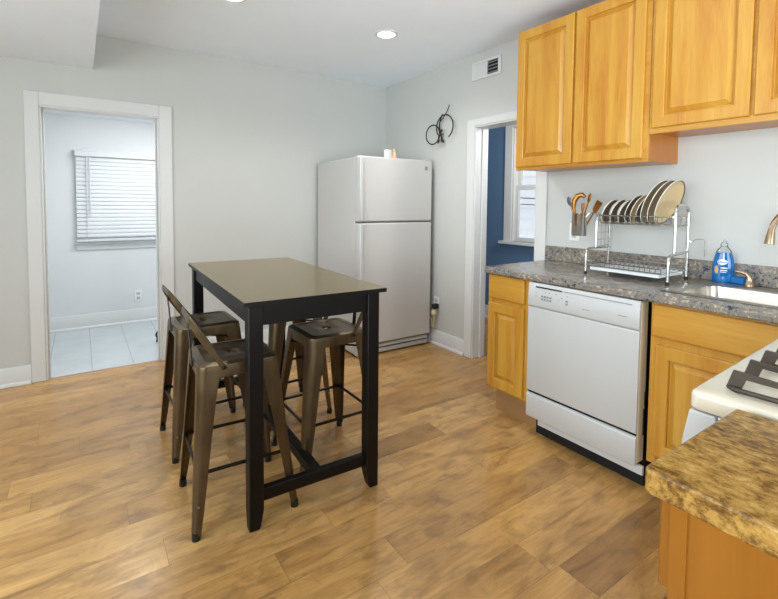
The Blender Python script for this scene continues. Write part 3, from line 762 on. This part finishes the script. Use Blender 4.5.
# rounded left front corner
loops = []
for i in range(7):
    a = R(90 * i / 6); c_ = Vector((-0.625, -2.11, 0))
    pr_ = [(x + 0.625, z) for x, z in nose()]
    loops.append([Vector((c_.x + x * math.cos(a), c_.y - x * math.sin(a), z)) for x, z in pr_])
b.loft(loops)
b.box(-0.6405, -0.0, -2.11, -2.0755, CB, CT); b.box(-0.64, -0.0, SY1, -2.11, CB, CT); b.box(-0.64, -0.0, -4.3, SY0, CB, CT)
b.box(-0.64, SX0, SY0, SY1, CB, CT); b.box(SX1, -0.0, SY0, SY1, CB, CT)
b.build('counter_slab', 'granite', ct, smooth=False)
box('backsplash', 'granite', ct, -0.022, -0.0, -4.3, -2.052, CT, 1.014, 0.004)

# sink
sk = thing('kitchen_sink', 'stainless steel drop-in sink set into the grey counter', 'sink', (-0.32, -3.4775, CT))
hx, hy = (SX1 - SX0) / 2, (SY1 - SY0) / 2
b = MB()
ox0, ox1, oy0, oy1 = -0.235, 0.245, -0.425, 0.425
def bowl_loop(i, z, r_): return rsq(0.165 - i, 0.36 - i, r_, z, 6, -0.022, 0)
b.loft([rsq(0.24, 0.425, 0.03, 0.0005, 6, 0.005, 0), rsq(0.24, 0.425, 0.03, 0.003, 6, 0.005, 0), rsq(0.232, 0.417, 0.03, 0.0065, 6, 0.005, 0), rsq(0.215, 0.40, 0.03, 0.004, 6, 0.005, 0),
        bowl_loop(-0.012, 0.004, 0.06), bowl_loop(0.0, -0.002, 0.06), bowl_loop(0.012, -0.12, 0.06), bowl_loop(0.03, -0.155, 0.06), bowl_loop(0.06, -0.165, 0.07), bowl_loop(0.13, -0.168, 0.03)], cap=False)
# close the bowl floor
bm = b.bm; bm.verts.ensure_lookup_table()
bm.faces.new([bm.verts[i] for i in range(len(bm.verts) - 28, len(bm.verts))])
sko = b.build('sink_bowl', 'steel', sk, smooth=True)
sd = sko.modifiers.new('thickness', 'SOLIDIFY'); sd.thickness = 0.0015; sd.offset = 0
b = MB(); b.lathe([(0.045, 0.0), (0.045, 0.003), (0.03, 0.004), (0.028, 0.001)], 20, Matrix.Translation((-0.022, 0, -0.1675))); b.build('drain', 'chrome', sk, smooth=True)

# faucet with separate lever
fc = thing('faucet', 'brushed nickel high-arc faucet and lever handle behind the sink', 'faucet', (-0.105, -3.42, CT + 0.0045))
b = MB(); b.lathe([(0.026, 0), (0.026, 0.006), (0.02, 0.014), (0.016, 0.05)], 18, Matrix.Translation((0, -0.02, 0))); b.build('spout_base', 'nickel', fc, smooth=True)
b = MB(); path = [Vector((0, -0.02, 0.04))] + [Vector((0, -0.02, 0.1)), Vector((0, -0.02, 0.2))]
e_ = Vector((-0.165, 0.075, 0.0)); 
for i in range(1, 13):
    a = R(180 - 175 * i / 12); kx = (1 + math.cos(a)) / 2
    path.append(Vector((e_.x * kx, -0.02 + e_.y * kx, 0.24 + 0.115 * math.sin(a))))
path.append(Vector((e_.x * 1.02, -0.02 + e_.y * 1.02, 0.218)))
b.tube(path, [0.0125] * (len(path) - 2) + [0.016, 0.0185], 14)
b.build('spout', 'nickel', fc, smooth=True)
hd = Vector((0.03, 0.18, 0))
b = MB(); b.lathe([(0.022, 0), (0.022, 0.005), (0.017, 0.012), (0.014, 0.035)], 16, Matrix.Translation(hd)); b.build('handle_base', 'nickel', fc, smooth=True)
b = MB(); b.tube([hd + Vector(p) for p in ((0, 0, 0.03), (0, 0.003, 0.045), (0, 0.012, 0.056), (-0.002, 0.03, 0.062), (-0.004, 0.055, 0.064))], [0.012, 0.012, 0.010, 0.008, 0.006], 10); b.build('lever', 'nickel', fc, smooth=True)

# ------------------------------------------------------------------ things on the counter
bt = thing('dish_soap_bottle', 'blue bottle of dish soap with a clear top behind the sink', 'bottle', (-0.055, -3.126, CT + 0.0055), R(-70))
def ell(rx, ry, z, n=24): return [Vector((rx * math.cos(2 * PI * i / n), ry * math.sin(2 * PI * i / n), z)) for i in range(n)]
b = MB(); b.loft([ell(0.041, 0.024, 0.0), ell(0.045, 0.027, 0.005), ell(0.046, 0.028, 0.04), ell(0.045, 0.028, 0.09), ell(0.041, 0.027, 0.115), ell(0.035, 0.025, 0.138), ell(0.032, 0.024, 0.147)])
b.build('liquid_body', 'liquid', bt, smooth=True)
b = MB(); b.loft([ell(0.032, 0.024, 0.1475), ell(0.028, 0.022, 0.16), ell(0.018, 0.017, 0.172), ell(0.013, 0.013, 0.178)]); b.build('clear_shoulder', 'clear', bt, smooth=True)
b = MB(); b.loft([ell(0.015, 0.015, 0.178), ell(0.015, 0.015, 0.192), ell(0.010, 0.010, 0.196), ell(0.006, 0.006, 0.206), ell(0.004, 0.004, 0.212)]); b.build('cap', 'clear', bt, smooth=True)
# label: a curved band on the side facing the room
def curved(name, mat, x0, x1, z0, z1, off, shape='rect', par=None, n=16):
    b = MB(); rows = 7
    def P(x, z, o):
        ry = 0.0282 + o; rx = 0.046 + o
        return Vector((x, -ry * math.sqrt(max(0.02, 1 - (x / rx) ** 2)), z))
    loops = []
    for j in range(rows + 1):
        v = j / rows; L0 = []; L1 = []
        half = 1.0 if shape == 'rect' else math.sqrt(max(0.03, 1 - (2 * v - 1) ** 2))
        for i in range(n + 1):
            x = (x0 + x1) / 2 + (x1 - x0) / 2 * half * (2 * i / n - 1); z = z0 + (z1 - z0) * v
            L0.append(P(x, z, off)); L1.append(P(x, z, off - 0.0006))
        loops.append(L0 + list(reversed(L1)))
    b.loft(loops); return b.build(name, mat, par, smooth=True)
cl = curved('cloud_label', 'label_white', -0.026, 0.016, 0.088, 0.116, 0.0012, 'oval', bt)
curved('duck_label', 'label_gold', -0.036, -0.020, 0.042, 0.083, 0.0010, 'oval', bt)
curved('text_strip', 'label_white', -0.012, 0.018, 0.070, 0.075, 0.0010, 'rect', bt)
curved('text_strip', 'label_white', -0.014, 0.016, 0.058, 0.062, 0.0010, 'rect', bt)
curved('text_strip', 'label_white', -0.014, 0.012, 0.050, 0.053, 0.0010, 'rect', bt)
tc = bpy.data.curves.new('logo_text', 'FONT'); tc.body = 'Dawn'; tc.size = 0.016; tc.extrude = 0.0004; tc.align_x = 'CENTER'; tc.align_y = 'CENTER'
tc.materials.append(M['label_navy'])
tmp = bpy.data.objects.new('logo_text_curve', tc); COL.objects.link(tmp); bpy.context.view_layer.update()
tm = bpy.data.meshes.new_from_object(tmp.evaluated_get(bpy.context.evaluated_depsgraph_get())); bpy.data.objects.remove(tmp)
to = bpy.data.objects.new('logo_text', tm); COL.objects.link(to); to.parent = cl; to.location = (-0.005, -0.0302, 0.102); to.rotation_euler = (PI / 2, 0, 0)

sp_ = MB().box(-0.03, 0.03, -0.022, 0.022, 0, 0.034).build('sponge', 'sponge', bevel=0.006)
sp_.location = (-0.05, -3.193, CT + 0.0055); sp_.rotation_euler = (0, 0, R(80))
tag(sp_, 'blue sponge lying against the right side of the soap bottle', 'sponge')

outlet('wall_outlet', 'white wall outlet above the backsplash behind the utensil cup', (0, -2.262, 1.118), -PI / 2)

# dish rack
rk = thing('dish_rack', 'chrome two-tier dish rack standing on the grey counter', 'dish rack', (0, 0, 0))
RX0, RXm, RX1 = -0.378, -0.27, -0.10
YL, YR = -2.572, -2.978
def wire(b, pts, r=0.0028, n=6): b.tube(pts, r, n)
for yy, dy1, dy0, zt, rr in ((YR, -0.012, -0.034, 1.30, 0.0075), (YL, -0.004, -0.012, 1.245, 0.006)):
    y1 = yy + (0.018 if yy == YL else 0.0)
    b = MB(); b.tube(fillet([(RX1, y1, CT + 0.006), (RX1, y1, zt), (RXm, yy + dy1, zt), (RXm, yy + dy1, 1.055)], 0.05, 7), rr, 10); b.build('end_frame', 'chrome', rk, smooth=True)
    b = MB(); b.tube(fillet([(RX1, y1, 1.06), (RX0, yy + dy0, 1.055), (RX0, yy + dy0, CT + 0.006)], 0.045, 7), rr, 10); b.build('front_leg', 'chrome', rk, smooth=True)
    for x, y in ((RX0, yy + dy0), (RX1, y1)):
        b = MB(); b.lathe([(0.009, 0), (0.0095, 0.004), (0.009, 0.016)], 12, Matrix.Translation((x, y, CT))); b.build('foot_cap', 'black', rk, smooth=True)
b = MB()
ua, ub = RXm + 0.004, RX1 - 0.004
for x in (ua, ub): wire(b, [(x, YL, 1.24), (x, YR, 1.24)], 0.004)
for y in (YL + 0.006, YR - 0.0): wire(b, [(ua, y, 1.24), (ub, y, 1.24)], 0.0035)
for y in [YL - 0.02 - i * 0.0222 for i in range(18)]:
    wire(b, fillet([(ua, y, 1.24), (ua + 0.006, y, 1.197), (ub - 0.006, y, 1.197), (ub, y, 1.24)], 0.012, 3), 0.0018, 5)
for x in (ua + 0.012, (ua + ub) / 2, ub - 0.012): wire(b, [(x, YL, 1.195), (x, YR, 1.195)], 0.003)
b.build('upper_basket', 'chrome', rk, smooth=True)
b = MB()
la, lb = RX0 + 0.008, RX1 - 0.008
for x, z in ((la, 0.985), (lb, 0.985), (la, 0.962), (lb, 0.962)): wire(b, [(x, YL, z), (x, YR, z)], 0.0035)
for i in range(16):
    y = YL - 0.015 - i * 0.026; wire(b, fillet([(la, y, 0.985), (la, y, 0.962), (lb, y, 0.962), (lb, y, 0.985)], 0.006, 2), 0.0018, 5)
b.build('lower_basket', 'chrome', rk, smooth=True)
b = MB(); b.box(la + 0.005, lb - 0.004, YR + 0.012, YL - 0.03, 0.940, 0.948); b.box(la + 0.005, la + 0.012, YR + 0.012, YL - 0.03, 0.948, 0.956); b.box(lb - 0.01, lb - 0.004, YR + 0.012, YL - 0.03, 0.948, 0.956)
b.build('drip_tray', 'label_white', rk, bevel=0.002)
# utensil side grid on the left end
b = MB()
for z in (1.10, 1.14, 1.18, 1.215): wire(b, [(RXm, YL + 0.004, z), (RX1, YL + 0.004, z)], 0.0018, 5)
for i in range(4): wire(b, [(RXm + 0.025 + i * 0.04, YL + 0.004, 1.24), (RXm + 0.025 + i * 0.04, YL + 0.004, 1.05)], 0.0018, 5)
wire(b, [(RXm, YL + 0.004, 1.05), (RX1, YL + 0.004, 1.05)], 0.0025, 5)
b.build('end_grid', 'chrome', rk, smooth=True)
b = MB(); wire(b, fillet([(RX1, YR - 0.006, 1.12), (RX1 + 0.005, YR - 0.02, 1.105), (RX1 + 0.01, YR - 0.03, 1.125), (RX1 + 0.01, YR - 0.075, 1.128), (RX1 + 0.01, YR - 0.078, 1.04)], 0.01, 4), 0.0022, 6)
b.build('side_hook', 'chrome', rk, smooth=True)

# dishes in the rack
def dish(name, lab, cat, grp, prof_out, y, rdish, inner_mat, rim_mat, zb=1.206, lean=22):
    t = thing(name, lab, cat, (-0.185, y, zb), 0, grp)
    T = Matrix.Rotation(R(lean), 4, 'X') @ Matrix.Translation((0, 0, rdish)) @ Matrix.Rotation(R(90), 4, 'X')
    body, face = prof_out
    b = MB(); b.lathe(body, 40, T, cap=False); b.build('dish_body', rim_mat, t, smooth=True)
    b = MB(); b.lathe(face, 40, T, cap=False); b.build('dish_face', inner_mat, t, smooth=True)
    if cat == 'plate' and rdish > 0.1:
        r, d = rdish, 0.018
        b = MB(); b.lathe([(r * 0.985, d + 0.0031), (r * 0.998, d + 0.0024), (r * 1.004, d + 0.0002), (r * 0.998, d - 0.0005)], 40, T, cap=False); b.build('rim_edge', 'stone_white', t, smooth=True)
    return t
def plate_prof(r, d):
    body = [(0.002, 0.0), (r * 0.55, 0.0), (r * 0.62, 0.001), (r * 0.93, d * 0.75), (r, d), (r * 0.985, d + 0.003), (r * 0.93, d * 0.83 + 0.003)]
    face = [(r * 0.93, d * 0.83 + 0.003), (r * 0.80, d * 0.35 + 0.003), (r * 0.62, 0.0055), (r * 0.2, 0.005), (0.002, 0.005)]
    return body, face
def bowl_prof(r, d):
    body = [(0.002, 0.0), (r * 0.45, 0.0), (r * 0.6, 0.002), (r * 0.9, d * 0.6), (r, d), (r * 0.975, d + 0.002), (r * 0.94, d * 0.9)]
    face = [(r * 0.94, d * 0.9), (r * 0.93, d * 0.9 + 0.0008), (r * 0.84, d * 0.6), (r * 0.55, 0.007), (r * 0.2, 0.006), (0.002, 0.006)]
    return body, face
for i, (y, lab) in enumerate(((-2.552, 'white bowl at the left end of the dish rack'), (-2.600, 'white bowl standing second from the left in dish rack'), (-2.646, 'white bowl in dish rack just left of the small plates'))):
    dish('bowl', lab, 'bowl', 'bowls in the dish rack', bowl_prof(0.073, 0.03), y, 0.073, 'stone_brown', 'stone_white')
for i, (y, lab) in enumerate(((-2.698, 'small plate in dish rack right beside the bowls'), (-2.728, 'small plate in the middle of the three small ones in rack'), (-2.757, 'small plate leaning just left of the large plates in rack'))):
    dish('small_plate', lab, 'plate', 'small plates in the dish rack', plate_prof(0.083, 0.014), y, 0.083, 'stone_brown' if i != 1 else 'stone_tan', 'stone_white')
for i, (y, lab) in enumerate(((-2.790, 'large brown-rimmed plate farthest left of the three large plates'), (-2.824, 'large brown-rimmed plate between the two other large plates'), (-2.859, 'large tan plate with brown rim, frontmost at right end of rack'))):
    dish('dinner_plate', lab, 'plate', 'large plates in the dish rack', plate_prof(0.124, 0.018), y, 0.124, 'stone_tan', 'stone_brown')

# utensil cup and utensils
UCX, UCY, UCZ = -0.285, -2.478, 1.118
cupo = thing('utensil_cup', 'shiny steel utensil cup hooked on left end of the dish rack', 'cup', (UCX, UCY, UCZ))
b = MB(); b.lathe([(0.040, 0.0), (0.0425, 0.003), (0.0425, 0.128), (0.044, 0.13), (0.0405, 0.13), (0.0405, 0.006)], 28); b.build('cup_body', 'chrome', cupo, smooth=True)
b = MB(); b.tube(fillet([(0.0, -0.042, 0.11), (0.004, -0.06, 0.135), (0.008, -0.097, 0.135), (0.008, -0.103, 0.115)], 0.01, 3), 0.003, 6); b.tube(fillet([(0.03, -0.03, 0.11), (0.035, -0.06, 0.135), (0.035, -0.097, 0.135), (0.035, -0.103, 0.115)], 0.01, 3), 0.003, 6)
b.build('cup_hook', 'chrome', cupo, smooth=True)
def utensil(name, lab, mat, foot, top, kind, roll=0):
    t = thing(name, lab, 'utensil', (UCX + foot[0], UCY + foot[1], UCZ + 0.007), 0, 'utensils in the steel cup')
    v = Vector(top) - Vector((foot[0], foot[1], 0)); L = v.length
    Q = v.to_track_quat('Z', 'Y').to_matrix().to_4x4() @ Matrix.Rotation(R(roll), 4, 'Z')
    b = MB(); b.tube([Q @ Vector((0, 0, 0)), Q @ Vector((0, 0, L * 0.5)), Q @ Vector((0, 0, L))], [0.005, 0.0048, 0.0045], 8); b.build('shaft', mat, t, smooth=True)
    b = MB()
    if kind == 'ladle':
        pts = [(0, 0, L - 0.05), (0, -0.004, L - 0.01), (0, 0.002, L + 0.03), (0, 0.022, L + 0.058), (0, 0.048, L + 0.062), (0, 0.062, L + 0.045)]
        b.tube([Q @ Vector(p) for p in pts], [0.006, 0.011, 0.015, 0.016, 0.015, 0.010], 12)
    elif kind == 'spoon':
        b.lathe([(0.002, -0.03), (0.014, -0.018), (0.019, 0.0), (0.015, 0.02), (0.003, 0.032)], 16, Q @ Matrix.Translation((0, 0, L + 0.022)) @ Matrix.Scale(0.3, 4, (0, 1, 0)))
    elif kind == 'spatula':
        b.loft([[Q @ Vector((x * s_, y, L + z)) for x, y in ((-1, -0.0015), (1, -0.0015), (1, 0.0015), (-1, 0.0015))] for s_, z in ((0.006, -0.005), (0.02, 0.012), (0.024, 0.06), (0.02, 0.066))])
    else:
        for k in (-1, 0, 1): b.tube([Q @ Vector((k * 0.003, 0, L - 0.005)), Q @ Vector((k * 0.009, 0, L + 0.015)), Q @ Vector((k * 0.009, 0.003, L + 0.045))], 0.0028, 6)
    b.build({'ladle': 'hook_bowl', 'spoon': 'spoon_bowl', 'spatula': 'blade', 'fork': 'tines'}[kind], mat, t, smooth=True)
utensil('ladle', 'golden ladle with big curled top in the steel utensil cup', 'gold', (-0.01, 0.01), (-0.012, 0.028, 0.165), 'ladle', 20)
utensil('serving_spoon', 'golden spoon leaning right of the ladle in utensil cup', 'gold', (0.0, 0.005), (0.0, -0.052, 0.19), 'spoon', 60)
utensil('spatula', 'golden spatula leaning far right out of the utensil cup', 'gold', (0.012, -0.005), (0.03, -0.072, 0.135), 'spatula', 60)
utensil('serving_fork', 'golden fork low between ladle and spatula in utensil cup', 'gold', (-0.012, -0.012), (-0.034, -0.04, 0.14), 'fork', 20)
utensil('grey_spoon', 'grey metal spoon leaning left out of the utensil cup', 'grey_metal', (-0.005, -0.005), (-0.020, 0.046, 0.17), 'spoon', 70)
utensil('wooden_spoon', 'pale golden spoon between the grey spoon and ladle', 'stone_tan', (0.008, 0.014), (0.0, 0.034, 0.172), 'spoon', 50)

# ------------------------------------------------------------------ stove
SA = R(182.5)
SWD = 0.76
rot = Matrix.Rotation(SA, 4, 'Z')
org = Vector((-1.660, -3.631, 0)) - (rot @ Vector((SWD, 0, 0)))
sv = thing('gas_stove', 'white gas stove with black grates beside the near counter', 'stove', org, SA)
SD = 0.64
box('body', 'white', sv, 0.004, SWD - 0.004, 0.05, SD, 0.03, 0.873, 0.003)
b = MB()
def sc_(i, z, r_=0.016): return rsq(SWD / 2 - i, SD / 2 - i, r_, z, 4, SWD / 2, SD / 2)
def wl(i, z): return rsq(SWD / 2 - 0.055 - i, SD / 2 - 0.055 - i, 0.03, z, 4, SWD / 2, SD / 2)
b.loft([sc_(0.003, 0.876), sc_(0.0, 0.880), sc_(0.0, 0.906), sc_(0.002, 0.9115), sc_(0.006, 0.914), wl(-0.006, 0.914), wl(0.0, 0.912), wl(0.008, 0.906), wl(0.012, 0.905)])
b.build('cooktop', 'stove', sv, smooth=True)
b = MB(); b.prism([(0.0, 0.872), (-0.012, 0.80), (-0.012, 0.778), (0.048, 0.778), (0.048, 0.872)], 0.003, SWD - 0.003, 'x'); cpn = b.build('control_panel', 'white', sv, bevel=0.004)
for i in range(5):
    Tk = Matrix.Translation((0.09 + i * 0.11, -0.006, 0.826)) @ Matrix.Rotation(R(80), 4, 'X')
    b = MB(); b.lathe([(0.021, 0), (0.021, 0.006), (0.016, 0.008), (0.015, 0.016), (0.012, 0.018)], 18, Tk); b.build('knob', 'white', sv, smooth=True)
od = box('oven_door', 'white', sv, 0.006, SWD - 0.006, 0.0, 0.046, 0.235, 0.77, 0.006)
b = MB(); b.tube(fillet([(0.08, 0.0, 0.715), (0.08, -0.045, 0.715), (SWD - 0.08, -0.045, 0.715), (SWD - 0.08, 0.0, 0.715)], 0.02), 0.011, 10); b.build('handle', 'white', od, smooth=True)
box('oven_window', 'black', od, 0.15, SWD - 0.15, -0.002, 0.004, 0.36, 0.62)
box('bottom_drawer', 'white', sv, 0.006, SWD - 0.006, 0.004, 0.046, 0.06, 0.225, 0.006)
box('backguard', 'white', sv, 0, SWD, SD - 0.005, SD + 0.045, 0.87, 1.04, 0.012)
for x in (0.06, SWD - 0.06):
    for y in (0.1, SD - 0.06):
        b = MB(); b.lathe([(0.02, 0), (0.02, 0.03)], 12, Matrix.Translation((x, y, 0))); b.build('foot', 'black', sv)
def grate(cx, cy, gw, gd):
    b = MB(); z0 = 0.917; r_ = 0.0055
    b.tube([p for p in rsq(gw / 2, gd / 2, 0.02, z0, 4, cx, cy)], r_, 8, closed=True)
    xs = [cx - gw / 2 + 0.012, cx, cx + gw / 2 - 0.012]
    for x in xs:
        for sgn in (-1, 1):
            ye = cy + sgn * (gd / 2)
            inn = 0.075 if x == cx else gd / 2 - 0.001
            poly = [(ye + sgn * 0.003, z0), (ye - sgn * 0.008, z0 + 0.037), (ye - sgn * inn, z0 + 0.030), (ye - sgn * inn, z0 + 0.021), (ye - sgn * 0.03, z0 + 0.023), (ye - sgn * 0.022, z0)]
            b.prism(poly, x - 0.0045, x + 0.0045, 'x')
    for sgn in (-1, 1):
        xe = cx + sgn * gw / 2
        poly = [(xe + sgn * 0.003, z0), (xe - sgn * 0.008, z0 + 0.037), (xe - sgn * 0.07, z0 + 0.030), (xe - sgn * 0.07, z0 + 0.021), (xe - sgn * 0.03, z0 + 0.023), (xe - sgn * 0.022, z0)]
        b.prism(poly, cy - 0.0045, cy + 0.0045, 'y')
    for qx in (-1, 1):
        for qy in (-1, 1): b.box(cx + qx * (gw / 2 - 0.012) - 0.006, cx + qx * (gw / 2 - 0.012) + 0.006, cy + qy * (gd / 2 - 0.008) - 0.006, cy + qy * (gd / 2 - 0.008) + 0.006, 0.9045, z0)
    return b.build('grate', 'cast_iron', sv, smooth=True)
for cx in (0.215, SWD - 0.19):
    for cy in (0.17, 0.46):
        grate(cx, cy, 0.245, 0.25)
        b = MB(); b.lathe([(0.055, 0.905), (0.055, 0.912), (0.042, 0.915), (0.042, 0.922), (0.036, 0.925), (0.004, 0.925)], 24, Matrix.Translation((cx, cy, 0))); b.build('burner', 'cast_iron' if cx < 0.3 else 'steel', sv, smooth=True)

# ------------------------------------------------------------------ near cabinet and its countertop
PA = R(180.2)
PW = 0.352
rotp = Matrix.Rotation(PA, 4, 'Z')
orgp = Vector((-2.030, -3.722, 0)) - (rotp @ Vector((PW, 0, 0)))
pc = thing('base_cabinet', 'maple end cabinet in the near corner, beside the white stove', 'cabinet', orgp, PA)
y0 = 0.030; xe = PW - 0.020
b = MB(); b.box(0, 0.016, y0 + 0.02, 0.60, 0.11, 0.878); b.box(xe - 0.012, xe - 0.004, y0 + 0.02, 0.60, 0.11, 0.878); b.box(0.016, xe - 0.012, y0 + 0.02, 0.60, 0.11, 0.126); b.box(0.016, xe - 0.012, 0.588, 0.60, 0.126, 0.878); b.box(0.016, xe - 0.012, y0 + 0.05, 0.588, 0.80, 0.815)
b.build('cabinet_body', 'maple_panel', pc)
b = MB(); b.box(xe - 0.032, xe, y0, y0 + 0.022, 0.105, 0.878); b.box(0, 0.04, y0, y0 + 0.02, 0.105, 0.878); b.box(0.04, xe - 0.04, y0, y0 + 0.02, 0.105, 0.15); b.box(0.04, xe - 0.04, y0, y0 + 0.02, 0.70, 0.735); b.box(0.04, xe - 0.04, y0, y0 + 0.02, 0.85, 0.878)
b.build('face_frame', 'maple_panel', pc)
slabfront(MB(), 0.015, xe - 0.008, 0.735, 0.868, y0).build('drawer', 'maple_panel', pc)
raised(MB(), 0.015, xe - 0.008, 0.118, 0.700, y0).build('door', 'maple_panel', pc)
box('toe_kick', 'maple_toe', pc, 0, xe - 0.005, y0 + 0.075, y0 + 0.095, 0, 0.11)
pt = thing('near_countertop', 'speckled countertop painted warm-lit golden brown in near corner, butting against the stove', 'countertop', orgp, PA)
b = MB()
poly = [(0.004, 0.64), (0.004, 0.004), (0.008, 0.0)] + [(PW - 0.009 + 0.009 * math.sin(R(a)), 0.009 - 0.009 * math.cos(R(a))) for a in range(0, 91, 15)] + [(PW, 0.64)]
b.prism(poly, 0.878, 0.914, 'z'); b.build('counter_slab', 'granite_warm_lit', pt, bevel=0.005)

# bathroom details
outlet('wall_outlet', 'white wall outlet under the bathroom window', (-2.205, 1.45, 0.285), 0)
b = MB(); b.tube(fillet([(-2.145, 0.54, 0.01), (-2.138, 0.53, 0.05), (-2.155, 0.52, 0.075), (-2.14, 0.51, 0.11), (-2.125, 0.52, 0.10)], 0.02, 4), 0.009, 8)
tag(b.build('coiled_cord', 'black', smooth=True), 'small black curled cord on bathroom floor at the doorway edge', 'cord')
